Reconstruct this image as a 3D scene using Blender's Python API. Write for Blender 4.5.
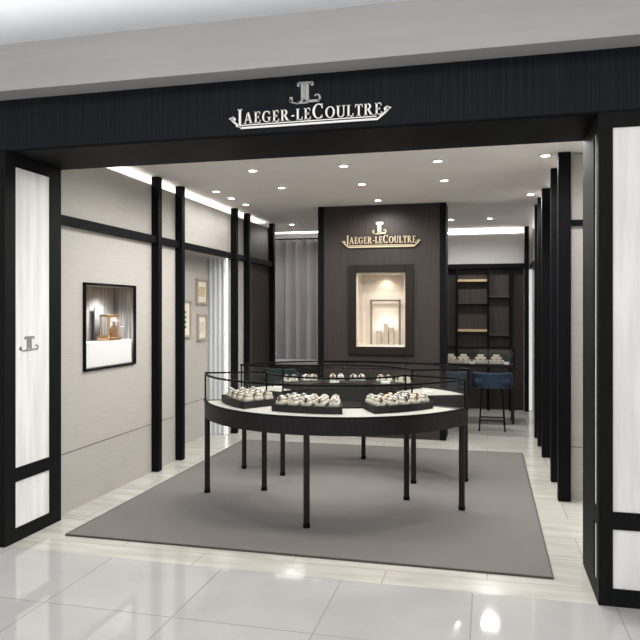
import bpy, bmesh, math, random
from mathutils import Vector, Matrix
random.seed(7)
PI = math.pi
S = bpy.context.scene
C = S.collection
for o in list(bpy.data.objects): bpy.data.objects.remove(o)

# ---------------------------------------------------------------- camera, world, exposure
YAW = math.atan(167/680)
cd = bpy.data.cameras.new('camera'); cam = bpy.data.objects.new('camera', cd); C.objects.link(cam)
cam.location = (0, 0, 1.6); cam.rotation_euler = (PI/2, 0, YAW)
cd.sensor_width = 36; cd.lens = 38.25; cd.shift_y = -10/640; cd.clip_start = .05
S.camera = cam
w = bpy.data.worlds.new('world'); S.world = w; w.use_nodes = True
w.node_tree.nodes['Background'].inputs[0].default_value = (1, .995, .985, 1)
w.node_tree.nodes['Background'].inputs[1].default_value = 1.05
S.view_settings.view_transform = 'Standard'; S.view_settings.look = 'None'
S.view_settings.exposure = 0.0; S.view_settings.gamma = 1; S.view_settings.use_curve_mapping = False
def area(name, loc, rot, sx, sy, e, col=(1, .97, .93)):
    l = bpy.data.lights.new(name, 'AREA'); l.shape = 'RECTANGLE'; l.size = sx; l.size_y = sy; l.energy = e; l.color = col
    o = bpy.data.objects.new(name, l); C.objects.link(o); o.location = loc; o.rotation_euler = rot
    return o
area('added_mall_fill', (-1.0, 1.2, 3.72), (0, 0, 0), 5.0, 2.0, 110)  # unseen area lamp, added to light the mall side
SPOT_E = 57.0
LED_E = 19.0

# ---------------------------------------------------------------- materials
def mat(name, col, rough=.5, metal=0, emit=None, estr=1.0, spec=.5):
    m = bpy.data.materials.new(name); m.use_nodes = True
    b = m.node_tree.nodes['Principled BSDF']
    b.inputs['Base Color'].default_value = (*col, 1); b.inputs['Roughness'].default_value = rough
    b.inputs['Metallic'].default_value = metal; b.inputs['Specular IOR Level'].default_value = spec
    if emit: b.inputs['Emission Color'].default_value = (*emit, 1); b.inputs['Emission Strength'].default_value = estr
    return m
def noisy(name, c1, c2, scale=(1, 1, 1), ns=5, rough=.5, detail=4, lo=.35, hi=.65, spec=.5, bump=0, metal=0):
    m = mat(name, c1, rough, metal, spec=spec); nt = m.node_tree; N = nt.nodes; L = nt.links
    b = N['Principled BSDF']
    tc = N.new('ShaderNodeTexCoord'); mp = N.new('ShaderNodeMapping'); mp.inputs['Scale'].default_value = scale
    nz = N.new('ShaderNodeTexNoise'); nz.inputs['Scale'].default_value = ns; nz.inputs['Detail'].default_value = detail
    r = N.new('ShaderNodeValToRGB'); r.color_ramp.elements[0].position = lo; r.color_ramp.elements[1].position = hi
    r.color_ramp.elements[0].color = (*c1, 1); r.color_ramp.elements[1].color = (*c2, 1)
    L.new(tc.outputs['Object'], mp.inputs[0]); L.new(mp.outputs[0], nz.inputs[0]); L.new(nz.outputs[0], r.inputs[0])
    L.new(r.outputs[0], b.inputs['Base Color'])
    if bump:
        bp = N.new('ShaderNodeBump'); bp.inputs['Strength'].default_value = bump; bp.inputs['Distance'].default_value = .01
        L.new(nz.outputs[0], bp.inputs['Height']); L.new(bp.outputs[0], b.inputs['Normal'])
    return m
def tiled(name, c1, c2, joint, bw, bh, off, mortar, rough, scale, ns, ashlar=0, jr=.4):
    """stone slabs laid on a grid with thin joints"""
    m = mat(name, c1, rough); nt = m.node_tree; N = nt.nodes; L = nt.links; b = N['Principled BSDF']
    tc = N.new('ShaderNodeTexCoord')
    mp = N.new('ShaderNodeMapping'); mp.inputs['Location'].default_value = (off[0], off[1], 0)
    br = N.new('ShaderNodeTexBrick'); br.offset = ashlar; br.squash = 1; br.inputs['Scale'].default_value = 1
    br.inputs['Brick Width'].default_value = bw; br.inputs['Row Height'].default_value = bh
    br.inputs['Mortar Size'].default_value = mortar; br.inputs['Mortar Smooth'].default_value = 0; br.inputs['Bias'].default_value = 0
    br.inputs['Color1'].default_value = (.95, .95, .95, 1); br.inputs['Color2'].default_value = (1.03, 1.03, 1.03, 1)
    m2 = N.new('ShaderNodeMapping'); m2.inputs['Scale'].default_value = scale
    nz = N.new('ShaderNodeTexNoise'); nz.inputs['Scale'].default_value = ns; nz.inputs['Detail'].default_value = 6
    r = N.new('ShaderNodeValToRGB'); r.color_ramp.elements[0].position = .35; r.color_ramp.elements[1].position = .65
    r.color_ramp.elements[0].color = (*c1, 1); r.color_ramp.elements[1].color = (*c2, 1)
    mu = N.new('ShaderNodeMix'); mu.data_type = 'RGBA'; mu.blend_type = 'MULTIPLY'; mu.inputs[0].default_value = 1
    mx = N.new('ShaderNodeMix'); mx.data_type = 'RGBA'; mx.inputs[7].default_value = (*joint, 1)
    L.new(tc.outputs['Object'], mp.inputs[0]); L.new(mp.outputs[0], br.inputs['Vector'])
    L.new(tc.outputs['Object'], m2.inputs[0]); L.new(m2.outputs[0], nz.inputs[0]); L.new(nz.outputs[0], r.inputs[0])
    L.new(r.outputs[0], mu.inputs[6]); L.new(br.outputs['Color'], mu.inputs[7])
    L.new(mu.outputs[2], mx.inputs[6]); L.new(br.outputs['Fac'], mx.inputs[0]); L.new(mx.outputs[2], b.inputs['Base Color'])
    return m
M = {}
M['black'] = mat('black_metal', (.0045, .0048, .006), .55, spec=.07)
M['frame'] = noisy('black_stained_frame', (.0055, .006, .0063), (.0085, .009, .0095), (18, 18, .6), 6, .55, spec=.08)
M['fascia'] = noisy('blue_black_fascia', (.0060, .0072, .0100), (.0125, .0145, .019), (45, 45, .5), 2.2, .6, 3, spec=.1)
M['brown'] = noisy('dark_brown_wood', (.027, .021, .0195), (.041, .032, .0295), (60, 60, 1.0), 2, .5, 3, spec=.25)
M['brownlight'] = noisy('brown_panel_back', (.045, .036, .033), (.065, .052, .047), (20, 20, 1), 2, .5, 3, spec=.25)
M['marble'] = noisy('white_streaked_marble', (.76, .76, .74), (.88, .88, .865), (7, 7, .7), 2.2, .25, 6, .35, .62)
M['beige'] = noisy('taupe_wall_covering', (.435, .408, .378), (.472, .445, .412), (2, 2, 55), 3, .75, 3)
M['white'] = mat('white_panel', (.80, .80, .79), .5)
M['backpanel'] = noisy('pale_grey_panel', (.66, .64, .62), (.70, .68, .66), (3, 3, 30), 3, .7)
M['ceil'] = noisy('taupe_ceiling', (.74, .705, .68), (.77, .735, .71), (1, 1, 1), 3, .85)
M['mallceil'] = mat('mall_ceiling_white', (.86, .87, .89), .85)
M['bulk'] = noisy('grey_plaster_bulkhead', (.40, .395, .39), (.43, .425, .42), (.6, 3, 6), 2, .7)
M['malltile'] = tiled('glossy_grey_tile', (.42, .415, .41), (.465, .46, .45), (.33, .325, .315), .757, .69, (.08+.757*20, -3.945+.69*20), .0045, .05, (1, 1, 1), 2)
M['stone'] = tiled('beige_travertine', (.47, .45, .405), (.575, .56, .52), (.37, .35, .31), 1.2, .45, (.6, .345), .004, .16, (.8, 5, 1), 2.2, .5)
M['rug'] = noisy('taupe_rug', (.165, .154, .148), (.195, .183, .176), (30, 30, 30), 6, .95, 6, spec=.1, bump=.3)
M['rugedge'] = mat('dark_rug_edge', (.07, .055, .045), .6)
M['curtain'] = noisy('grey_mauve_curtain', (.36, .335, .355), (.40, .375, .39), (2, 2, .3), 2, .7)
M['sheer'] = mat('white_fluted_panel', (.62, .65, .66), .5)
M['led'] = mat('led_strip', (1, 1, 1), .5, emit=(1, .985, .95), estr=LED_E)
M['led_soft'] = mat('soft_led_strip', (1, 1, 1), .5, emit=(1, .99, .97), estr=7)
M['lens'] = mat('downlight_lens', (1, 1, 1), .5, emit=(1, .97, .92), estr=22)
M['deck'] = noisy('cream_display_cloth', (.37, .355, .325), (.42, .405, .37), (1, 1, 1), 20, .6)
M['table'] = noisy('dark_table_lacquer', (.009, .008, .0083), (.014, .0125, .013), (20, 20, 2), 3, .45, spec=.2)
M['leg'] = noisy('dark_bronze_leg', (.014, .011, .011), (.018, .014, .014), (4, 4, 1), 3, .45, spec=.2)
M['tray'] = noisy('charcoal_tray', (.010, .009, .009), (.017, .015, .0145), (8, 8, 8), 6, .6, spec=.2)
M['cream'] = noisy('cream_leather', (.50, .455, .385), (.66, .62, .54), (1, 1, 1), 30, .6)
M['gold'] = mat('rose_gold', (.75, .50, .30), .25, 1)
M['steel'] = mat('brushed_steel', (.62, .62, .62), .25, 1)
M['strap_b'] = mat('brown_leather_strap', (.12, .055, .03), .6)
M['strap_k'] = mat('black_leather_strap', (.02, .02, .022), .6)
M['dial'] = mat('silver_dial', (.72, .71, .68), .35)
M['signsilver'] = mat('polished_silver_letter', (.72, .71, .69), .32, .35)
M['signgold'] = mat('pale_gold_letter', (.62, .52, .36), .35, .45)
M['emblemgrey'] = mat('grey_engraved_emblem', (.27, .26, .245), .5)
M['navy'] = noisy('navy_velvet', (.006, .018, .042), (.011, .028, .064), (3, 3, 3), 8, .8)
M['teal'] = noisy('dark_teal_upholstery', (.006, .020, .026), (.009, .028, .034), (3, 3, 3), 8, .8)
M['bronze'] = mat('dark_bronze_frame', (.014, .010, .007), .5, .1, spec=.2)
M['niche'] = mat('warm_ivory_lining', (.74, .67, .58), .6)
M['brass'] = mat('brass_shelf', (.62, .47, .26), .35, .5)
M['art'] = mat('cream_paper', (.72, .68, .58), .7)
M['artgold'] = noisy('ochre_print', (.40, .32, .16), (.66, .58, .38), (1, 1, 1), 30, .7)
M['artgreen'] = mat('green_ink', (.08, .20, .14), .7)
M['framepale'] = mat('pale_oak_frame', (.36, .31, .25), .5)
M['vitback'] = noisy('grey_brown_lining', (.10, .092, .085), (.26, .24, .225), (14, 14, 1), 3, .4)
M['globe'] = mat('lit_lamp_globe', (1, 1, 1), .5, emit=(1, .92, .8), estr=14)
g = bpy.data.materials.new('clear_glass'); g.use_nodes = True; nt = g.node_tree; nt.nodes.clear()
out = nt.nodes.new('ShaderNodeOutputMaterial'); mx = nt.nodes.new('ShaderNodeMixShader'); mx.inputs[0].default_value = .009
tr = nt.nodes.new('ShaderNodeBsdfTransparent'); tr.inputs[0].default_value = (.985, .99, .985, 1); gl = nt.nodes.new('ShaderNodeBsdfGlossy'); gl.inputs['Roughness'].default_value = .02
nt.links.new(tr.outputs[0], mx.inputs[1]); nt.links.new(gl.outputs[0], mx.inputs[2]); nt.links.new(mx.outputs[0], out.inputs[0])
M['glass'] = g

# ---------------------------------------------------------------- mesh helpers
def B(): return bmesh.new()
def box(bm, x0, x1, y0, y1, z0, z1, T=None):
    v = [bm.verts.new(p) for p in [(x0,y0,z0),(x1,y0,z0),(x1,y1,z0),(x0,y1,z0),(x0,y0,z1),(x1,y0,z1),(x1,y1,z1),(x0,y1,z1)]]
    for f in [(0,3,2,1),(4,5,6,7),(0,1,5,4),(1,2,6,5),(2,3,7,6),(3,0,4,7)]: bm.faces.new([v[i] for i in f])
    if T: bmesh.ops.transform(bm, matrix=T, verts=v)
    return bm
def bbox(bm, x0, x1, y0, y1, z0, z1, bev=.01, seg=2, T=None):
    t = bmesh.new(); box(t, x0, x1, y0, y1, z0, z1)
    bmesh.ops.bevel(t, geom=t.edges[:], offset=bev, segments=seg, profile=.5, affect='EDGES')
    if T: bmesh.ops.transform(t, matrix=T, verts=t.verts)
    me = bpy.data.meshes.new('tmp'); t.to_mesh(me); t.free(); bm.from_mesh(me); bpy.data.meshes.remove(me)
    return bm
def lathe(bm, prof, n=20, c=(0, 0, 0), T=None):
    rings = []
    allv = []
    for r, z in prof:
        ring = [bm.verts.new((c[0]+r*math.cos(2*PI*i/n), c[1]+r*math.sin(2*PI*i/n), c[2]+z)) for i in range(n)]
        rings.append(ring); allv += ring
    for a, b in zip(rings, rings[1:]):
        for i in range(n): bm.faces.new((a[i], a[(i+1) % n], b[(i+1) % n], b[i]))
    bm.faces.new(rings[0][::-1]); bm.faces.new(rings[-1])
    if T: bmesh.ops.transform(bm, matrix=T, verts=allv)
    return bm
def cyl(bm, x, y, z0, z1, r, n=16): return lathe(bm, [(r, z0), (r, z1)], n, (x, y, 0))
def bar(bm, p, q, r, n=8):
    p, q = Vector(p), Vector(q); d = q-p
    T = Matrix.Translation(p) @ d.to_track_quat('Z', 'Y').to_matrix().to_4x4()
    return lathe(bm, [(r, 0), (r, d.length)], n, T=T)
def sector(bm, r0, r1, a0, a1, z0, z1, n=48):
    A = []
    for i in range(n+1):
        a = math.radians(a0+(a1-a0)*i/n); c, s = math.cos(a), math.sin(a)
        A.append([bm.verts.new(p) for p in [(r0*c,r0*s,z0),(r1*c,r1*s,z0),(r1*c,r1*s,z1),(r0*c,r0*s,z1)]])
    for a, b in zip(A, A[1:]):
        for k in range(4): bm.faces.new((a[k], a[(k+1) % 4], b[(k+1) % 4], b[k]))
    bm.faces.new(A[0][::-1]); bm.faces.new(A[-1]); return bm
def prism(bm, pts, y0, y1):
    """polygon in x,z extruded in y"""
    a = [bm.verts.new((x, y0, z)) for x, z in pts]; b = [bm.verts.new((x, y1, z)) for x, z in pts]
    bm.faces.new(a); bm.faces.new(b[::-1]); n = len(pts)
    for i in range(n): bm.faces.new((a[i], b[i], b[(i+1) % n], a[(i+1) % n]))
    return bm
def obj(name, bm, m, parent=None, smooth=False, loc=None, rot=None):
    bmesh.ops.recalc_face_normals(bm, faces=bm.faces[:])
    me = bpy.data.meshes.new(name); bm.to_mesh(me); bm.free(); me.materials.append(m)
    o = bpy.data.objects.new(name, me); C.objects.link(o)
    if smooth:
        for p in me.polygons: p.use_smooth = True
        try: me.set_sharp_from_angle(angle=math.radians(40))
        except Exception: pass
    if parent: o.parent = parent
    if loc: o.location = loc
    if rot is not None: o.rotation_euler = (0, 0, rot)
    return o
def tag(o, label, cat, group=None):
    o['label'] = label; o['category'] = cat
    if group: o['group'] = group
    return o
def thing(name, label, cat, loc=(0, 0, 0), rot=0, group=None):
    o = bpy.data.objects.new(name, None); C.objects.link(o); o.empty_display_size = .1
    o.location = loc; o.rotation_euler = (0, 0, rot); return tag(o, label, cat, group)
def struct(name, bm, m):
    o = obj(name, bm, m); o['kind'] = 'structure'; return o
def dup(root, loc, rot=0, label=None, group=None):
    r = root.copy(); C.objects.link(r); r.location = loc; r.rotation_euler = (0, 0, rot)
    if label: r['label'] = label
    if group: r['group'] = group
    for ch in list(root.children):
        c = ch.copy()
        if ch.type == 'LIGHT': c.data = ch.data
        C.objects.link(c); c.parent = r
        for gch in list(ch.children):
            d = gch.copy(); C.objects.link(d); d.parent = c
    return r
class Proto:
    """first use moves the built thing itself, later uses copy it"""
    def __init__(s, root): s.root = root; s.used = False
    def put(s, loc, rot=0, label=None, group=None):
        if not s.used:
            s.used = True; s.root.location = loc; s.root.rotation_euler = (0, 0, rot)
            if label: s.root['label'] = label
            if group: s.root['group'] = group
            return s.root
        return dup(s.root, loc, rot, label, group)

# ---------------------------------------------------------------- setting
H = 2.92; WT = 2.84; XL = -3.222; XR = .70; YF = 3.94; YB = 11.35
struct('floor', box(B(), -10, 8, -4, 3.945, -.1, 0), M['malltile'])
struct('floor_store', box(B(), -4.0, 1.1, 3.945, YB+.15, -.1, 0), M['stone'])
struct('ceiling', box(B(), -3.95, 1.05, 4.56, YB+.1, H, H+.08), M['ceil'])
struct('ceiling_mall', box(B(), -9, 7, -4, 5.6, 3.75, 3.85), M['mallceil'])
struct('wall_back', box(B(), -3.9, 1.0, YB, YB+.1, 0, H), M['backpanel'])
struct('wall_left', box(B(), -3.95, -3.88, 4.56, YB, 0, H), M['white'])
# inner left wall: panels around the showcase opening, the shallow recess, and the beige pier
b = B(); X1 = XL-.07
NY0, NY1, NZ0, NZ1 = 4.96, 5.79, 1.10, 1.822
for (y0, y1, z0, z1) in [(4.56, NY0, 0, WT), (NY1, 6.75, 0, WT), (NY0, NY1, 0, NZ0), (NY0, NY1, NZ1, WT), (6.75, 8.21, 2.27, WT), (8.21, 9.05, 0, WT)]:
    box(b, X1, XL, y0, y1, z0, z1)
box(b, -3.57, -3.5, 6.62, 8.21, 0, 2.27); box(b, -3.57, X1, 6.62, 6.75, 0, 2.27); box(b, -3.57, X1, 6.75, 8.21, 2.27, 2.31)
struct('wall_left_inner', b, M['beige'])
struct('wall_left_wood', box(B(), X1, XL, 9.05, 9.86, 0, WT), M['brown'])
b = B()
box(b, XR, XR+.07, 6.12, 9.1, 0, WT); box(b, XR, XR+.07, 9.1, YB, 2.27, WT); box(b, .679, .979, 6.07, 6.12, 0, H-.004)
struct('wall_right_inner', b, M['beige'])
struct('wall_right_white', box(B(), XR, XR+.07, 9.1, YB, 0, 2.27), M['sheer'])
struct('wall_right', box(B(), .98, 1.05, 4.56, YB, 0, H), M['white'])
# dark joint lines between wall panels
b = B()
box(b, XL, XL+.002, 4.6, 6.13, .468, .475); box(b, XL, XL+.002, 6.21, 6.60, .468, .475); box(b, -3.5, -3.498, 6.75, 8.2, .468, .475)
struct('trim_1', b, mat('dark_seam', (.16, .14, .13), .8))
struct('trim_2', box(B(), .68, .978, 6.067, 6.069, .445, .452), bpy.data.materials['dark_seam'])
# mall bulkhead over the shop front
b = B(); box(b, -9, 7, 3.77, 5.6, 3.012, 3.29); box(b, -9, 7, 3.77, 3.80, 3.29, 3.311)
struct('wall_front', b, M['bulk'])

# ---------------------------------------------------------------- cove LED strips
def led(label, *bx, m='led'):
    t = tag(obj('led_strip', box(B(), *bx), M[m]), label, 'light strip'); return t
led('long LED strip on top of the left wall lighting the ceiling cove', XL-.11, XL-.075, 4.6, 9.8, 2.80, 2.825)
led('long LED strip on top of the right wall lighting the ceiling cove', XR+.075, XR+.11, 6.2, 11.2, 2.80, 2.825)
tag(obj('added_ceiling_wash', box(B(), -8.5, 6.5, 3.95, 4.15, 3.292, 3.305), mat('added_ceiling_wash_glow', (1,1,1), emit=(.97, .98, 1), estr=3.4)), 'added hidden light on top of the grey bulkhead whitening the mall ceiling', 'light strip')  # glowing strip added out of view to whiten the mall ceiling
led('LED strip above the pale upper panel of the back wall on the right', -2.0, .56, 11.29, 11.31, 2.848, 2.868, m='led_soft')
led('LED strip above the grey mauve curtain at the back left', -3.6, -2.1, 11.08, 11.10, 2.90, 2.9195, m='led_soft')
b = B(); box(b, -2.0, .57, 11.25, 11.285, 2.34, 2.815)
struct('trim_3', b, M['backpanel'])

# ---------------------------------------------------------------- shop front: fascia and pillars
t = thing('storefront_fascia', 'long blue black fascia board over the shop opening', 'fascia', (0, YF, 2.67))
o = obj('fascia_board', box(B(), -9, 7, 0, .62, .0, .342), M['fascia'], t)
o = obj('edge_strip', box(B(), -9, 7, -.004, 0, 0, .008), M['black'], t)
o = obj('soffit', box(B(), -3.2, .65, .01, .62, -.004, 0), M['black'], t)
def framed(name, label, side):
    """pillar with a black frame and white marble panels on its reveal and its front"""
    if side < 0: xr, xf = -3.15, -4.9
    else: xr, xf = .587, 2.4
    t = thing(name, label, 'pillar', (xr, 3.94, 0))
    f = B(); s = side; D = .62
    def bx(bm, a, c, y0, y1, z0, z1):      # a, c measured outwards from the reveal
        x0, x1 = sorted((s*a, s*c)); box(bm, x0, x1, y0, y1, z0, z1)
    L = abs(xf-xr); q = .018; ya, yb = (.105, .485) if side < 0 else (.075, .175)
    bx(f, q, L, q, D, 0, 2.67)                                    # core
    for z0, z1 in ((0, .095), (.415, .51), (2.585, 2.67)):         # horizontal members, front and reveal
        bx(f, 0, L, 0, q, z0, z1); bx(f, 0, q, q, D, z0, z1)
    for z0, z1 in ((.095, .415), (.51, 2.585)):
        bx(f, 0, .073, 0, q, z0, z1); bx(f, 0, q, q, ya, z0, z1); bx(f, 0, q, yb, D, z0, z1)
        bx(f, .95, 1.05, 0, q, z0, z1); bx(f, L-.07, L, 0, q, z0, z1)
    obj('frame', f, M['frame'], t)
    for z0, z1 in ((.095, .415), (.51, 2.585)):
        p = B(); bx(p, .008, q, ya, yb, z0, z1); obj('marble_panel', p, M['marble'], t)
        p = B(); bx(p, .073, .95, .008, q, z0, z1); obj('marble_panel', p, M['marble'], t)
        p = B(); bx(p, 1.05, L-.07, .008, q, z0, z1); obj('marble_panel', p, M['marble'], t)
    return t
pl = framed('storefront_pillar', 'black framed pillar with white marble panels left of the shop opening', -1)
pr = framed('storefront_pillar', 'black framed pillar with white marble panels right of the shop opening', 1)

# ---------------------------------------------------------------- lettering
def arc(bm, cx, cz, rx, rz, a0, a1, thick, thin, y0, y1, n=14):
    """stroke along an ellipse, thick at its sides and thin at top and bottom"""
    O, I = [], []
    for i in range(n+1):
        a = math.radians(a0+(a1-a0)*i/n); c, s = math.cos(a), math.sin(a)
        h = (thin+(thick-thin)*abs(c))/2
        O.append((cx+(rx+h)*c, cz+(rz+h*.6)*s)); I.append((cx+(rx-h)*c, cz+(rz-h*.6)*s))
    for i in range(n): prism(bm, [I[i], O[i], O[i+1], I[i+1]], y0, y1)
K, k_ = .17, .085
def rect(bm, x0, x1, z0, z1, y0, y1): prism(bm, [(x0, z0), (x1, z0), (x1, z1), (x0, z1)], y0, y1)
def glyph(ch, y0, y1):
    bm = B(); R = lambda *a: rect(bm, *a, y0, y1); P = lambda p: prism(bm, p, y0, y1)
    def stem(x, z0=0, z1=1): R(x, x+K, z0, z1); R(x-.07, x+K+.07, z1-.055, z1); R(x-.07, x+K+.07, z0, z0+.055)
    if ch == 'J': R(.22, .22+K, .0, 1); R(.13, .48, .945, 1); arc(bm, .155, .0, .15, .16, 0, -150, K, .07, y0, y1); w_ = .52
    elif ch == 'A':
        P([(.06, 0), (.15, 0), (.45, 1), (.36, 1)]); P([(.34, 1), (.50, 1), (.83, 0), (.64, 0)])
        R(.2, .66, .30, .37); R(0, .24, 0, .055); R(.56, .92, 0, .055); w_ = .93
    elif ch == 'E': stem(.1); R(.1, .62, .93, 1); R(.1, .66, 0, .07); R(.1, .5, .47, .54); R(.56, .62, .76, 1); R(.60, .67, 0, .26); R(.45, .5, .4, .62); w_ = .72
    elif ch == 'L': stem(.1); R(.1, .64, 0, .07); R(.58, .65, 0, .28); w_ = .69
    elif ch == 'G': arc(bm, .47, .5, .36, .46, 45, 315, K, k_, y0, y1, 22); R(.64, .64+K, .08, .46); R(.52, .90, .42, .47); R(.70, .77, .70, .95); w_ = .95
    elif ch == 'C': arc(bm, .47, .5, .36, .46, 45, 315, K, k_, y0, y1, 22); R(.69, .77, .68, .97); R(.69, .76, .05, .24); w_ = .86
    elif ch == 'O': arc(bm, .48, .5, .37, .46, 0, 360, K, k_, y0, y1, 28); w_ = .97
    elif ch == 'R': stem(.1); arc(bm, .36, .75, .24, .215, -90, 90, K, k_, y0, y1); R(.2, .37, .93, 1); R(.2, .37, .49, .56); P([(.33, .52), (.50, .52), (.84, 0), (.62, 0)]); R(.60, .93, 0, .055); w_ = .92
    elif ch == 'U': R(.1, .1+K, .25, 1); R(.02, .37, .945, 1); R(.68, .68+.09, .25, 1); R(.58, .88, .945, 1); arc(bm, .45, .28, .27, .25, 180, 360, .13, k_, y0, y1); w_ = .9
    elif ch == 'T': R(.29, .29+K, 0, 1); R(.19, .56, 0, .055); R(.02, .73, .93, 1); R(.02, .08, .75, 1); R(.67, .73, .75, 1); w_ = .75
    elif ch == '-': R(.06, .36, .36, .46); w_ = .42
    return bm, w_
def lettering(width, h_small, h_big, depth):
    bm = B(); x = 0; items = []
    for i, ch in enumerate('JAEGER-LECOULTRE'):
        hh = h_big if i in (0, 9) else h_small
        g_, w_ = glyph(ch, -depth, 0); items.append((g_, x, hh)); x += (w_+.10)*hh
    k = width/x
    for g_, x0, hh in items:
        bmesh.ops.transform(g_, matrix=Matrix.Translation((x0*k, 0, 0)) @ Matrix.Diagonal((hh*k, 1, hh, 1)), verts=g_.verts)
        me = bpy.data.meshes.new('t'); g_.to_mesh(me); g_.free(); bm.from_mesh(me); bpy.data.meshes.remove(me)
    return bm
def emblem(w_, h, depth):
    """two letters back to back: broad capital, column, feet that curl outwards"""
    bm = B(); R = lambda *a: rect(bm, *[v for v in a], -depth, 0)
    hw = w_/2
    R(-.42*hw, .48*hw, h*.90, h); R(-.50*hw, -.34*hw, h*.80, h*.97); R(.40*hw, .56*hw, h*.80, h*.97)
    R(-.25*hw, -.04*hw, h*.22, h*.92); R(.04*hw, .26*hw, h*.12, h*.92); R(-.06*hw, .06*hw, h*.2, h*.9)
    arc(bm, -.56*hw, h*.20, .40*hw, h*.15, 0, -200, .14*hw, .10*hw, -depth, 0)
    R(-1.0*hw, -.80*hw, h*.10, h*.34)
    R(.10*hw, .92*hw, h*.04, h*.15); R(-.6*hw, .2*hw, 0, h*.07)
    arc(bm, .80*hw, h*.24, .17*hw, h*.14, -90, 150, .13*hw, .1*hw, -depth, 0)
    return bm
def sign(name, label, x0, x1, zb, y, m, hs, hb, eh, depth, uz, tip, emw, em):
    t = thing(name, label, 'sign', ((x0+x1)/2, y, zb))
    W = x1-x0
    obj('lettering', lettering(W, hs, hb, depth), m, t, loc=(-W/2, 0, 0))
    u = B(); th = hs*.17; a = W*.47
    rect(u, -a, a*.985, uz, uz+th, -depth, 0); rect(u, -a*.99, a*.97, uz+th*1.6, uz+th*2.1, -depth, 0)
    for s in (-1, 1):
        prism(u, [(s*a*.985, uz), (s*a*.985, uz+th), (s*(W/2+tip*.6), uz+.055*hb/.09), (s*(W/2+tip*.8), uz+.045*hb/.09)], -depth, 0)
        arc(u, s*(W/2+tip*.6), uz+.06*hb/.09, tip*.35, tip*.35, 0, 360, th*.9, th*.9, -depth, 0)
        prism(u, [(s*(W/2+tip*.6), uz+.052*hb/.09), (s*(W/2+tip*1.6), uz+.066*hb/.09), (s*(W/2+tip*.6), uz+.078*hb/.09)], -depth, 0)
    obj('underline', u, m, t)
    obj('emblem', emblem(emw, eh, depth), em, t, loc=(-.02*W, 0, hb*1.06))
    return t
sign('storefront_sign', 'large silver JAEGER-LECOULTRE sign with emblem on the dark fascia', -1.495, -.585, 2.738, YF-.001, M['signsilver'], .070, .092, .130, .012, -.030, .03, .19, mat('grey_silver_emblem', (.36, .36, .35), .4, .2))
e = tag(obj('pillar_emblem', emblem(.20, .105, .003), M['emblemgrey'], loc=(-3.1575, 4.197, 1.309), rot=PI/2), 'small grey JL emblem on the white marble of the left pillar', 'emblem')

# ---------------------------------------------------------------- wall posts and rails
def post(x0, x1, y0, y1, label):
    t = tag(obj('wall_post', box(B(), 0, x1-x0, 0, y1-y0, .006, H-.004), M['black'], loc=(x0, y0, 0)), label, 'post'); return t
LP = [(6.13, 6.205, 'nearest black post on the left wall, next to the lit showcase'),
      (6.66, 6.735, 'second black post on the left wall, left of the small framed prints'),
      (8.27, 8.345, 'third black post on the left wall, right of the bright fluted panel'),
      (8.75, 8.825, 'fourth black post on the left wall, between beige pier and brown wood panel'),
      (9.86, 9.94, 'farthest black post on the left wall, beside the grey mauve curtain')]
for y0, y1, l in LP: post(XL+.001, XL+.077, y0, y1, l)
RP = [(5.985, 'nearest and tallest looking black post on the right wall'), (6.64, 'second black post on the right wall, behind the nearest'),
      (7.72, 'third black post on the right wall'), (8.34, 'fourth black post on the right wall, close behind the third'),
      (8.87, 'fifth black post on the right wall, before the bright white strip')]
for y0, l in RP: post(.578, .678, y0, y0+.09, l)
post(.575, .64, 11.14, 11.22, 'black post at the far right corner beside the brown wood back wall')
for k, (y0, y1) in enumerate([(4.56, 6.128), (6.207, 6.658), (6.737, 8.268), (8.347, 8.748), (8.827, 9.858)]):
    nm = ['between left pillar and nearest post', 'between nearest and second post', 'above the framed prints', 'over the beige pier', 'on the brown wood panel'][k]
    tag(obj('wall_rail', box(B(), XL+.001, XL+.055, y0, y1, 2.262, 2.332), M['black']), 'black horizontal rail on the left wall ' + nm, 'rail')
ry = [4.56, 5.983, 6.076, 6.638, 6.732, 7.718, 7.812, 8.338, 8.432, 8.868, 8.962, 11.2]
nms = ['beside the right pillar', 'behind the nearest post', 'between the second and third posts', 'between the third and fourth posts', 'between the fourth and fifth posts', 'beyond the fifth post']
for k in range(2, 6):
    tag(obj('wall_rail', box(B(), XR-.05, XR-.001, ry[2*k], ry[2*k+1], 2.25, 2.31), M['black']), 'black horizontal rail on the right wall ' + nms[k], 'rail')
tag(obj('wall_rail', box(B(), .679, .978, 6.03, 6.069, 2.305, 2.355), M['black']), 'short black horizontal rail between nearest right post and right pillar', 'rail')
# bright fluted panel closing the recess
t = thing('fluted_panel', 'bright white fluted vertical panel beside the framed prints', 'panel', (-3.36, 8.19, 0))
obj('backing', box(B(), -.139, .135, 0, .018, .002, 2.265), M['sheer'], t)
f = B()
for k in range(4): lathe(f, [(.022, .004), (.022, 2.262)], 10, (-.105+.062*k, 0, 0))
obj('fluting', f, M['sheer'], t, smooth=True)
led('slim vertical light line at the edge of the white fluted panel', -3.234, -3.230, 8.158, 8.162, .01, 2.26, m='led_soft')
tag(obj('light_panel', box(B(), .645, .698, 11.32, 11.345, .005, 2.24), mat('soft_light_panel', (.9, .9, .88), emit=(1, .99, .96), estr=.55)), 'narrow lit white vertical panel in the far right corner', 'light panel')

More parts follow.
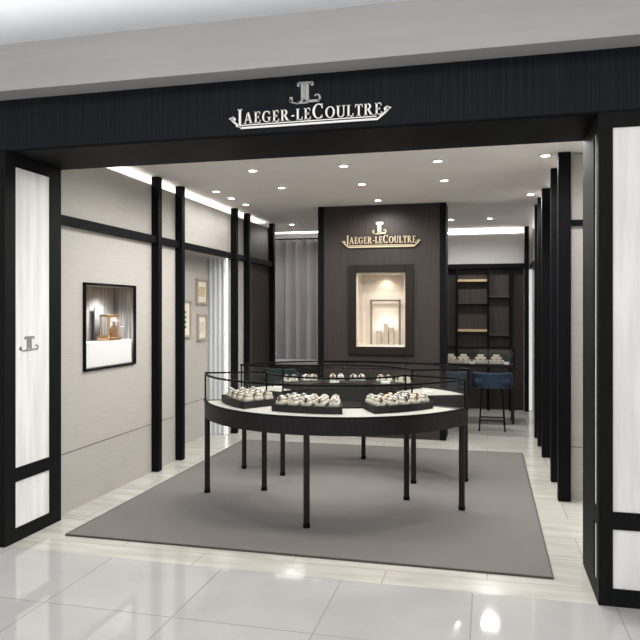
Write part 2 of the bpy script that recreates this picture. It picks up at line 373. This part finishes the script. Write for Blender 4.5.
# ---------------------------------------------------------------- showcase in the left wall
t = thing('wall_showcase', 'lit rectangular showcase set into the left beige wall', 'showcase', (XL, (NY0+NY1)/2, NZ0))
hy = (NY1-NY0)/2; hz = NZ1-NZ0
b = B(); dp = .20
box(b, -dp-.02, -dp, -hy, hy, 0, hz)
obj('back_lining', b, M['vitback'], t)
b = B(); box(b, -dp, -.001, -hy, -hy+.015, 0, hz); box(b, -dp, -.001, hy-.015, hy, 0, hz); box(b, -dp, -.001, -hy, hy, hz-.015, hz); box(b, -dp, -.001, -hy, hy, 0, .012)
obj('side_lining', b, M['vitback'], t)
b = B()
for (y0, y1, z0, z1) in [(-hy-.004, -hy+.014, 0, hz), (hy-.014, hy+.004, 0, hz), (-hy-.004, hy+.004, hz-.012, hz+.006), (-hy-.004, hy+.004, -.006, .008)]:
    box(b, 0, .022, y0, y1, z0, z1)
obj('frame', b, M['black'], t)
obj('glass_pane', box(B(), .010, .013, -hy+.015, hy-.015, .01, hz-.014), M['glass'], t)
l = bpy.data.lights.new('showcase_lamp', 'SPOT'); l.energy = 34; l.spot_size = 2.2; l.spot_blend = .8; l.shadow_soft_size = .04; l.color = (.92, .96, 1)
lo = bpy.data.objects.new('showcase_lamp', l); C.objects.link(lo); lo.parent = t; lo.location = (-.05, .10, hz-.05)
CX, CY, CZ = XL-.10, (NY0+NY1)/2, NZ0+.012
tag(obj('display_block', bbox(B(), -.08, .088, -.392, .392, 0, .215, .006, 1), M['white'], loc=(CX+.003, CY, CZ)), 'white block filling the bottom of the lit wall showcase', 'plinth')
# table clock with gilt case
t = thing('table_clock', 'rose gold table clock with square dial in the wall showcase', 'clock', (CX+.03, CY+.10, CZ+.2155))
b = B(); bbox(b, -.06, .06, -.115, .115, 0, .03, .004, 1); bbox(b, -.05, .05, -.095, .095, .03, .05, .004, 1); obj('base', b, M['gold'], t); b = B(); bbox(b, -.05, .05, -.09, .09, .21, .232, .004, 1); obj('lid', b, M['gold'], t)
for sx in (-1, 1):
    for sy in (-1, 1): b = B(); cyl(b, sx*.038, sy*.078, .05, .212, .009, 12); obj('column', b, M['gold'], t, smooth=True)
b = B(); lathe(b, [(.055, 0), (.055, .03)], 24, T=Matrix.Translation((.02, 0, .09)) @ Matrix.Rotation(PI/2, 4, 'Y'))
obj('balance_wheel', b, M['gold'], t, smooth=True)
fc = obj('face_plate', bbox(B(), .03, .045, -.052, .052, .085, .205, .003, 1), M['dial'], t)
b = B(); box(b, .0455, .048, -.022, .022, .118, .168); obj('dial_center', b, mat('blue_grey_dial', (.12, .16, .22), .4), fc)
b = B(); box(b, .0485, .050, -.002, .002, .14, .165); box(b, .0485, .050, -.002, .016, .139, .143); obj('clock_hand', b, M['gold'], fc)
tag(obj('back_plaque', bbox(B(), -.006, .006, -.065, .065, 0, .30, .003, 1), mat('smoke_grey_plaque', (.16, .16, .17), .8, spec=.1), loc=(CX-.07, CY+.08, CZ+.2155)), 'grey upright plaque behind the table clock', 'plaque')

# ---------------------------------------------------------------- framed prints in the recess
def frame(y0, y1, z0, z1, label, art, marks=None):
    t = thing('framed_print', label, 'picture', (-3.5, (y0+y1)/2, z0)); w2 = (y1-y0)/2; h = z1-z0; b = B(); q = .028
    for a in [(-w2, -w2+q, 0, h), (w2-q, w2, 0, h), (-w2+q, w2-q, 0, q), (-w2+q, w2-q, h-q, h)]: box(b, .001, .03, *a)
    obj('frame', b, M['framepale'], t); m_ = obj('mount', box(B(), .001, .012, -w2+q, w2-q, q, h-q), M['art'], t)
    b = B()
    if marks:
        for k in range(4): box(b, .0122, .014, -w2*.5, w2*.35, h*(.25+.13*k), h*(.25+.13*k)+.03)
    else: box(b, .0122, .014, -w2+q+.04, w2-q-.04, q+.07, h-q-.07)
    obj('print', b, art, m_)
frame(7.26, 7.62, 1.27, 1.72, 'framed print with dark green marks, left of the other two', M['artgreen'], 1)
frame(7.79, 8.12, 1.67, 1.99, 'framed ochre print hanging above another small print', M['artgold'])
frame(7.82, 8.10, 1.22, 1.55, 'lower small framed pale print beneath the ochre one', M['cream'])

# ---------------------------------------------------------------- rug
t = thing('rug', 'large taupe rug under the round display tables', 'rug', (-1.26, 6.06, 0))
obj('pile', box(B(), -1.635, 1.635, -1.80, 1.80, .001, .012), M['rug'], t)
b = B()
for a in [(-1.645, -1.635, -1.81, 1.81), (1.635, 1.645, -1.81, 1.81), (-1.635, 1.635, -1.81, -1.80), (-1.635, 1.635, 1.80, 1.81)]: box(b, *a, .001, .013)
obj('edging', b, M['rugedge'], t)

# ---------------------------------------------------------------- two half-ring display tables
TC = (-1.28, 5.98)
def ring_table(label, rot):
    t = thing('display_table', label, 'table', (TC[0], TC[1], .013), rot)
    a0, a1 = -158.5, -21.5; ro, ri = 1.205, .655; Z0, Z1, ZT = .675, .803, 1.045
    b = B(); sector(b, ro-.03, ro, a0, a1, Z0, Z1); sector(b, ri, ri+.03, a0, a1, Z0, Z1)
    sector(b, ri+.03, ro-.03, a0, a0+2, Z0, Z1, 1); sector(b, ri+.03, ro-.03, a1-2, a1, Z0, Z1, 1)
    sector(b, ri+.03, ro-.03, a0+2, a1-2, Z0, Z0+.02)
    obj('apron', b, M['table'], t, smooth=True)
    obj('deck', sector(B(), ri+.03, ro-.03, a0+2, a1-2, Z1-.03, Z1-.004), M['deck'], t, smooth=True)
    b = B(); sector(b, ro-.022, ro+.006, a0, a1, Z1, Z1+.008); sector(b, ri-.006, ri+.022, a0, a1, Z1, Z1+.008)
    obj('edge_trim', b, M['black'], t, smooth=True)
    gz0 = Z1+.008
    b = B(); sector(b, ro-.010, ro-.004, a0+.5, a1-.5, gz0, ZT-.014); sector(b, ri+.004, ri+.010, a0+.5, a1-.5, gz0, ZT-.014)
    sector(b, ri+.010, ro-.010, a0+.4, a0+.8, gz0, ZT-.014, 1); sector(b, ri+.010, ro-.010, a1-.8, a1-.4, gz0, ZT-.014, 1)
    obj('glass_side', b, M['glass'], t, smooth=True)
    obj('glass_top', sector(B(), ri+.016, ro-.016, a0+1, a1-1, ZT-.010, ZT-.005), M['glass'], t, smooth=True)
    b = B(); q = .016
    sector(b, ro-q, ro, a0, a1, ZT-.014, ZT); sector(b, ri, ri+q, a0, a1, ZT-.014, ZT)
    sector(b, ri+q, ro-q, a0, a0+.8, ZT-.014, ZT, 1); sector(b, ri+q, ro-q, a1-.8, a1, ZT-.014, ZT, 1)
    obj('top_rail', b, M['black'], t, smooth=True)
    for a in (a0+.5, a1-.5):
        for r in (ro-.008, ri+.008):
            p = B(); cyl(p, r*math.cos(math.radians(a)), r*math.sin(math.radians(a)), Z1, ZT-.012, .008, 8); obj('corner_post', p, M['black'], t)
    for r, a in [(1.18, a0+1.6), (1.18, -90), (1.18, a1-1.6), (.685, a0+2.5), (.685, a1-2.5)]:
        x, y = r*math.cos(math.radians(a)), r*math.sin(math.radians(a)); L_ = B(); cyl(L_, x, y, .03, Z0+.01, .0235, 16)
        lo_ = obj('leg', L_, M['leg'], t, smooth=True)
        fb = B(); cyl(fb, x, y, .0, .03, .0265, 16); obj('foot', fb, M['black'], lo_, smooth=True)
    return t
ring_table('front curved glass-topped display table, half ring bowed toward the shop entrance', 0)
ring_table('rear curved glass-topped display table, half ring bowed toward the back wall', PI)
DECK = .013+.800

# trays, cushions and watches
def tray_thing(r0, r1, half):
    t = thing('display_tray', 'x', 'tray')
    obj('base', sector(B(), r0, r1, -90-half, -90+half, 0, .050, 16), M['tray'], t, smooth=True)
    b = B(); q = .010; d = .7
    sector(b, r0, r0+q, -90-half, -90+half, .050, .058, 16); sector(b, r1-q, r1, -90-half, -90+half, .050, .058, 16)
    sector(b, r0+q, r1-q, -90-half, -90-half+d, .050, .058, 1); sector(b, r0+q, r1-q, -90+half-d, -90+half, .050, .058, 1)
    obj('rim', b, M['tray'], t)
    return Proto(t)
TRAY = tray_thing(.70, .985, 17); TRAYA = tray_thing(.72, 1.06, 15); TRAYB = tray_thing(.72, 1.12, 14.2)
def cushion():
    t = thing('watch_cushion', 'x', 'watch cushion')
    b = B(); bbox(b, -.038, .038, -.036, .036, 0, .036, .012, 3)
    bbox(b, -.031, .031, -.026, .030, .030, .062, .012, 3)
    obj('pad', b, M['cream'], t, smooth=True)
    return Proto(t)
CUSH = cushion()
def watch(case, strap, nm, square):
    t = thing('wristwatch', 'x', 'watch')
    b = B()
    if square: bbox(b, -.014, .014, -.018, .018, 0, .009, .002, 1)
    else: lathe(b, [(.019, 0), (.020, .003), (.020, .007), (.017, .009)], 20)
    c = obj('case', b, case, t, smooth=True)
    b = B()
    if square: box(b, -.010, .010, -.013, .013, .009, .0102)
    else: cyl(b, 0, 0, .009, .0102, .0155, 20)
    obj('dial', b, M['dial'], c)
    b = B(); bar(b, (.019, 0, .005), (.024, 0, .005), .003); obj('crown', b, case, c)
    for s in (-1, 1):
        b = B()
        pts = [(.017, .004), (.030, .001), (.038, -.012), (.040, -.03)]
        for (y0, z0), (y1, z1) in zip(pts, pts[1:]):
            v = [bm_v for bm_v in [(-.010, s*y0, z0), (.010, s*y0, z0), (.009, s*y1, z1), (-.009, s*y1, z1)]]
            vs = [b.verts.new(p) for p in v] + [b.verts.new((p[0], p[1]-s*.001, p[2]-.0025)) for p in v]
            for f_ in [(0,1,2,3),(7,6,5,4),(0,4,5,1),(1,5,6,2),(2,6,7,3),(3,7,4,0)]: b.faces.new([vs[i] for i in f_])
        obj('strap', b, strap, t)
    return Proto(t)
W = [(watch(M['gold'], M['strap_b'], 0, False), 'rose gold watch'), (watch(M['steel'], M['strap_k'], 0, True), 'rectangular black strap watch'),
     (watch(M['steel'], M['steel'], 0, False), 'round steel watch')]
ROWS = {3: ['front row', 'middle row', 'back row'], 2: ['front row', 'back row']}
COLS = {5: ['far left', 'left of centre', 'centre', 'right of centre', 'far right'], 4: ['far left', 'left of centre', 'right of centre', 'far right']}
def fill(ang, radii, angs, z, where, flip):
    """cushions with watches along the arc of one tray; the first radius is the row nearest the entrance"""
    for j, r in enumerate(radii):
        for i, da in enumerate(angs):
            a = math.radians(ang+da); x, y = TC[0]+r*math.cos(a), TC[1]+r*math.sin(a)
            rr = a+(-PI/2 if flip else PI/2)+random.uniform(-.15, .15)
            pl_ = ', %s%s, ' % (ROWS[len(radii)][j]+' ' if len(radii) > 1 else '', COLS[len(angs)][i])
            CUSH.put((x, y, z), rr, 'cream watch cushion' + pl_ + where, 'watch cushions on the ' + where)
            p, l = W[(i*2+j) % 3]; p.put((x, y, z+.063), rr, l + pl_ + where, 'watches on the ' + where)
for ang, nm in [(-139, 'left'), (-94, 'middle'), (-46, 'right')]:
    (TRAYA if nm == 'left' else TRAY).put((TC[0], TC[1], DECK-.0035), math.radians(ang+90), 'charcoal watch tray at the %s of the front curved table' % nm)
    fill(ang, (.99, .89, .79) if nm == 'left' else (.935, .845, .755), (-11.8, -5.9, 0, 5.9, 11.8) if nm == 'left' else (-13.2, -6.6, 0, 6.6, 13.2), DECK+.048, '%s tray of front table' % nm, False)
for ang, nm in [(127, 'left'), (98, 'middle'), (69, 'right')]:
    TRAYB.put((TC[0], TC[1], DECK-.0035), math.radians(ang+90), 'charcoal watch tray at the %s of the rear curved table' % nm)
    fill(ang, (1.0,), (8.6, 3.8, -3.8, -8.6), DECK+.048, '%s tray of rear table' % nm, True)
for x, y, l in [(-1.50, 6.72, 'left of the middle tray'), (-.99, 6.80, 'right of the middle tray'), (-2.05, 6.55, 'near the left end'), (-.55, 6.55, 'near the right end')]:
    tag(obj('price_card', bbox(B(), -.045, .045, -.02, .02, 0, .022, .003, 1), M['white'], loc=(x, y, DECK+(.0475 if x < -.6 and x > -2 else -.003))), 'small white card on the rear curved table, ' + l, 'card')

# ---------------------------------------------------------------- centre partition with sign and lit niche
PY = 8.45; px0, px1 = -2.10, -.487; nx0, nx1, nz0, nz1 = -1.607, -.976, 1.133, 2.076
t = thing('partition_wall', 'tall dark brown wood partition standing behind the curved tables', 'partition', ((px0+px1)/2, PY, 0)); ox = (px0+px1)/2
b = B()
for (x0, x1, z0, z1) in [(px0+.075, nx0, .003, H-.003), (nx1, px1-.075, .003, H-.003), (nx0, nx1, .003, nz0), (nx0, nx1, nz1, H-.003)]: box(b, x0-ox, x1-ox, 0, .42, z0, z1)
obj('panel', b, M['brown'], t)
b = B(); box(b, px0-ox, px0+.075-ox, -.012, .43, .003, H-.003); obj('edge_post', b, M['black'], t)
b = B(); box(b, px1-.075-ox, px1-ox, -.012, .43, .003, H-.003); obj('edge_post', b, M['black'], t)
b = B(); box(b, px0+.075-ox, px1-.075-ox, -.004, 0, .93, .95); box(b, px0+.075-ox, px1-.075-ox, -.004, 0, .86, .87); obj('moulding', b, M['black'], t)
t2 = thing('framed_niche', 'dark framed niche glowing warm ivory in the brown partition', 'niche', ((nx0+nx1)/2, PY, nz0))
hw = (nx1-nx0)/2; hh = nz1-nz0; q = .09
b = B()
for a in [(-hw-q, -hw+.006, -q, hh+q), (hw-.006, hw+q, -q, hh+q), (-hw, hw, -q, .006), (-hw, hw, hh-.006, hh+q)]: box(b, a[0], a[1], -.045, -.001, a[2], a[3])
obj('outer_frame', b, M['bronze'], t2)
b = B(); box(b, -hw+.001, hw-.001, .37, .40, .001, hh-.001); box(b, -hw+.001, -hw+.02, 0, .37, .001, hh-.001); box(b, hw-.02, hw-.001, 0, .37, .001, hh-.001)
box(b, -hw+.02, hw-.02, 0, .37, .001, .02); box(b, -hw+.02, hw-.02, 0, .37, hh-.02, hh-.001)
obj('lining', b, M['niche'], t2)
b = B(); iw, ih = .195, .60
for a in [(-iw, -iw+.022, .02, ih), (iw-.022, iw, .02, ih), (-iw, iw, ih-.022, ih)]: box(b, a[0]+.02, a[1]+.02, .24, .285, a[2], a[3])
obj('inner_frame', b, mat('taupe_inner_frame', (.20, .16, .13), .4), t2)
l = bpy.data.lights.new('niche_lamp', 'SPOT'); l.energy = 3.8; l.spot_size = 2.3; l.spot_blend = .9; l.shadow_soft_size = .03; l.color = (1, .86, .70)
lo = bpy.data.objects.new('niche_lamp', l); C.objects.link(lo); lo.parent = t2; lo.location = (.02, .27, hh-.03); lo.rotation_euler = (math.radians(8), 0, 0)
for dx, dy, hgt, nm in [(-.07, .30, .185, 'left and lowest'), (.02, .33, .275, 'middle and tallest'), (.095, .30, .23, 'right and medium high')]:
    p = thing('lit_pedestal', 'small pale pedestal with glowing globe, %s of three in the niche' % nm, 'pedestal lamp', ((nx0+nx1)/2+dx, PY+dy, nz0+.02))
    obj('pedestal', bbox(B(), -.030, .030, -.022, .022, 0, hgt, .003, 1), mat('taupe_pedestal', (.42, .35, .29), .5), p)
    g_ = B(); bmesh.ops.create_uvsphere(g_, u_segments=16, v_segments=10, radius=.021); bmesh.ops.translate(g_, vec=(0, 0, hgt+.020), verts=g_.verts)
    obj('globe', g_, M['globe'], p, smooth=True)
sign('partition_sign', 'smaller pale gold JAEGER-LECOULTRE sign with emblem on the brown partition', -1.735, -.845, 2.435, PY-.001, M['signgold'], .085, .105, .155, .02, -.050, .035, .17, M['signgold'])

# ---------------------------------------------------------------- back wall, right bay: panelling and shelves
t = thing('wall_shelving', 'dark brown shelving wall with black uprights and thin brass shelves', 'shelving', (0, 11.33, 0))
obj('back_panel', box(B(), -2.0, .57, -.02, .01, .003, 2.262), M['brown'], t)
obj('back_inset', box(B(), -.46, .36, -.026, -.0201, .9, 2.24), M['brownlight'], t)
for x in (-.475, .018, .36):
    obj('upright', box(B(), x-.018, x+.018, -.20, -.026, .003, 2.262), M['black'], t)
obj('top_rail', box(B(), -2.0, .575, -.21, -.02, 2.264, 2.335), M['black'], t)
for z in (2.055, 1.255): obj('brass_shelf', box(B(), -.457, 0, -.19, -.027, z, z+.035), M['brass'], t)
for z in (1.80, 1.19): obj('bronze_shelf', box(B(), .036, .342, -.19, -.027, z, z+.03), M['brownlight'], t)
obj('low_shelf', box(B(), -.457, 0, -.19, -.027, 1.70, 1.725), M['brownlight'], t)

# ---------------------------------------------------------------- curtain at the back left
b = B(); n = 180; x0, x1 = -3.72, -2.02; F, Bk = [], []
for i in range(n+1):
    x = x0+(x1-x0)*i/n; ph = (i/n*9) % 1.0; y = .15*(ph/.78 if ph < .78 else (1-ph)/.22)-.06
    F.append((x, y))
rows = []
for zz in (.02, 2.80):
    rows.append(([b.verts.new((x, y, zz)) for x, y in F], [b.verts.new((x, y+.006, zz)) for x, y in F]))
for i in range(n):
    b.faces.new((rows[0][0][i], rows[0][0][i+1], rows[1][0][i+1], rows[1][0][i])); b.faces.new((rows[0][1][i+1], rows[0][1][i], rows[1][1][i], rows[1][1][i+1]))
    for k in (0, 1): b.faces.new((rows[k][0][i], rows[k][1][i], rows[k][1][i+1], rows[k][0][i+1]))
t = thing('curtain', 'long grey mauve pleated curtain hanging on the back wall at left', 'curtain', (0, 11.18, 0))
obj('fabric', b, M['curtain'], t, smooth=True)
b = B(); bar(b, (x0, 0, 2.812), (x1, 0, 2.812), .012); obj('curtain_track', b, M['black'], t)

# ---------------------------------------------------------------- desks at the back
t = thing('glass_desk', 'black glass-topped display desk at the back right with white displays', 'desk', (-.12, 10.1, 0))
b = B(); box(b, -.50, .50, -.22, .22, .79, .83); obj('desk_top', b, M['table'], t)
b = B()
for a in [(-.5, .5, -.22, -.205), (-.5, .5, .205, .22), (-.5, -.485, -.205, .205), (.485, .5, -.205, .205)]: box(b, *a, 1.045, 1.062)
obj('top_rail', b, M['black'], t)
b = B(); box(b, -.49, .49, -.215, -.210, .831, 1.044); box(b, -.49, .49, .210, .215, .831, 1.044); box(b, .488, .493, -.205, .205, .831, 1.044); box(b, -.493, -.488, -.205, .205, .831, 1.044)
obj('glass_side', b, M['glass'], t)
for sx in (-1, 1):
    for sy in (-1, 1):
        b = B(); box(b, sx*.49-.010, sx*.49+.010, sy*.21-.010, sy*.21+.010, .83, 1.045); obj('corner_post', b, M['black'], t)
        b = B(); box(b, sx*.475-.018, sx*.475+.018, sy*.195-.018, sy*.195+.018, .0, .79); obj('leg', b, M['leg'], t)
def mound():
    t = thing('jewelry_display', 'x', 'display stand'); b = B()
    bbox(b, -.105, .105, -.04, .04, 0, .055, .006, 1); bbox(b, -.075, .075, -.02, .05, .05, .095, .006, 1); bbox(b, -.045, .045, 0, .06, .09, .13, .006, 1)
    obj('riser', b, M['cream'], t); b = B()
    for x in (-.07, 0, .07): lathe(b, [(.018, .055), (.018, .066)], 12, (x, -.028, 0))
    obj('watch_head', b, M['gold'], t); return Proto(t)
MD = mound()
for x, l in [(-.50, 'stepped cream display at the left end of the back desk'), (-.32, 'stepped cream display left of centre on the back desk'), (-.08, 'stepped cream display in the middle of the back desk'), (.14, 'stepped cream display toward the right end of the back desk')]:
    MD.put((x-.01, 10.02, .831), 0, l)
# papers lying at the desk front
for x, l in [(-.205, 'small white card at the desk edge, left one'), (.27, 'small white card at the desk edge, right one')]:
    tag(obj('white_card', bbox(B(), -.035, .035, -.006, .006, 0, .04, .002, 1), M['white'], loc=(x, 9.90, .831)), l, 'card')
t = thing('side_table', 'low dark table with a pale top in front of the grey mauve curtain', 'table', (-2.75, 10.35, 0))
obj('table_top', bbox(B(), -.62, .62, -.28, .28, .76, .80, .004, 1), M['deck'], t)
obj('apron', box(B(), -.60, .60, -.26, .26, .62, .759), M['table'], t)
for sx in (-1, 1):
    for sy in (-1, 1):
        b = B(); box(b, sx*.57-.02, sx*.57+.02, sy*.23-.02, sy*.23+.02, 0, .62); obj('leg', b, M['leg'], t)

# ---------------------------------------------------------------- stools
def stool(label, m, loc, rot):
    t = thing('bar_stool', label, 'stool', loc, rot)
    obj('seat', bbox(B(), -.24, .24, -.20, .20, .60, .70, .045, 4), m, t, smooth=True)
    b = B()   # low curved back
    A = []
    for i in range(17):
        a = math.radians(0+180*i/16); c, s = math.cos(a), math.sin(a); A.append([b.verts.new(p) for p in [(.20*c, .16*s, .60), (.265*c, .22*s, .57), (.265*c, .22*s, .76), (.23*c, .19*s, .775), (.20*c, .16*s, .76)]])
    for p, q2 in zip(A, A[1:]):
        for k in range(5): b.faces.new((p[k], p[(k+1) % 5], q2[(k+1) % 5], q2[k]))
    b.faces.new(A[0][::-1]); b.faces.new(A[-1])
    obj('backrest', b, m, t, smooth=True)
    pts = []
    for sx in (-1, 1):
        for sy in (-1, 1):
            b = B(); bar(b, (sx*.13, sy*.12, .61), (sx*.165, sy*.17, 0), .011); obj('leg', b, M['black'], t)
    b = B(); z = .14
    for p, q2 in [((-.158, -.16), (.158, -.16)), ((.158, -.16), (.158, .16)), ((.158, .16), (-.158, .16)), ((-.158, .16), (-.158, -.16))]: bar(b, (*p, z), (*q2, z), .008)
    obj('footrest', b, M['black'], t)
    return t
stool('navy velvet bar stool in front of the back right desk', M['navy'], (.065, 9.40, 0), PI)
stool('navy velvet bar stool partly hidden behind the rear curved table', M['navy'], (-.50, 9.40, 0), PI)
stool('dark teal upholstered stool before the grey mauve curtain', M['teal'], (-2.88, 9.35, 0), PI*.9)

# ---------------------------------------------------------------- downlights
def downlight(size):
    t = thing('downlight', 'x', 'ceiling light')
    b = B(); n = 24; R0, R1 = .036, .058
    ring = []
    for r, z in [(R0, -.002), (R1, -.002), (R1, -.008), (R0, -.014)]: ring.append([b.verts.new((r*math.cos(2*PI*i/n), r*math.sin(2*PI*i/n), z)) for i in range(n)])
    for k in range(4):
        p, q2 = ring[k], ring[(k+1) % 4]
        for i in range(n): b.faces.new((p[i], p[(i+1) % n], q2[(i+1) % n], q2[i]))
    obj('trim_ring', b, M['white'], t, smooth=True)
    b = B(); cyl(b, 0, 0, -.010, -.003, .036, 24); obj('lens', b, M['lens'], t)
    l = bpy.data.lights.new('lamp', 'SPOT'); l.energy = SPOT_E; l.spot_size = math.radians(172); l.spot_blend = .55; l.shadow_soft_size = .11; l.color = (1, .98, .95)
    o = bpy.data.objects.new('lamp', l); C.objects.link(o); o.parent = t; o.location = (0, 0, -.03)
    return Proto(t)
DL = downlight(1)
cols = [(-2.14, 'over the left half of the rug'), (-1.265, 'above the middle of the tables'), (-.42, 'above the right part of the tables'), (.48, 'near the right wall posts')]
rows = [(5.12, 'added unseen row inside the entrance'), (6.06, 'second row'), (6.98, 'third row'), (8.05, 'fourth row'), (10.03, 'farthest row')]  # first row is added behind the fascia to brighten the near walls
for j, (y, rn) in enumerate(rows):
    for i, (x, cn) in enumerate(cols):
        if j == 3 and i in (0, 2): continue
        if j == 4 and i in (1,): continue
        if j == 4 and i == 3: x = .042
        if j == 2 and i == 3: continue
        if j == 4 and i == 0: x = -2.91
        if j == 4 and i == 2: x = -.507
        DL.put((x, y, H), 0, 'round recessed downlight %s, %s' % (cn if j != 4 else ['above the back left table', '', 'beside the partition', 'above the back right desk'][i], rn))
weak = bpy.data.lights['lamp'].copy(); weak.energy = SPOT_E*.22
for y, l in [(7.03, 'nearest'), (7.5, 'middle'), (7.99, 'farthest')]:
    d_ = DL.put((-2.91, y, H), 0, 'round recessed downlight close to the left wall, %s of three' % l)
    for c_ in d_.children:
        if c_.type == 'LIGHT': c_.data = weak
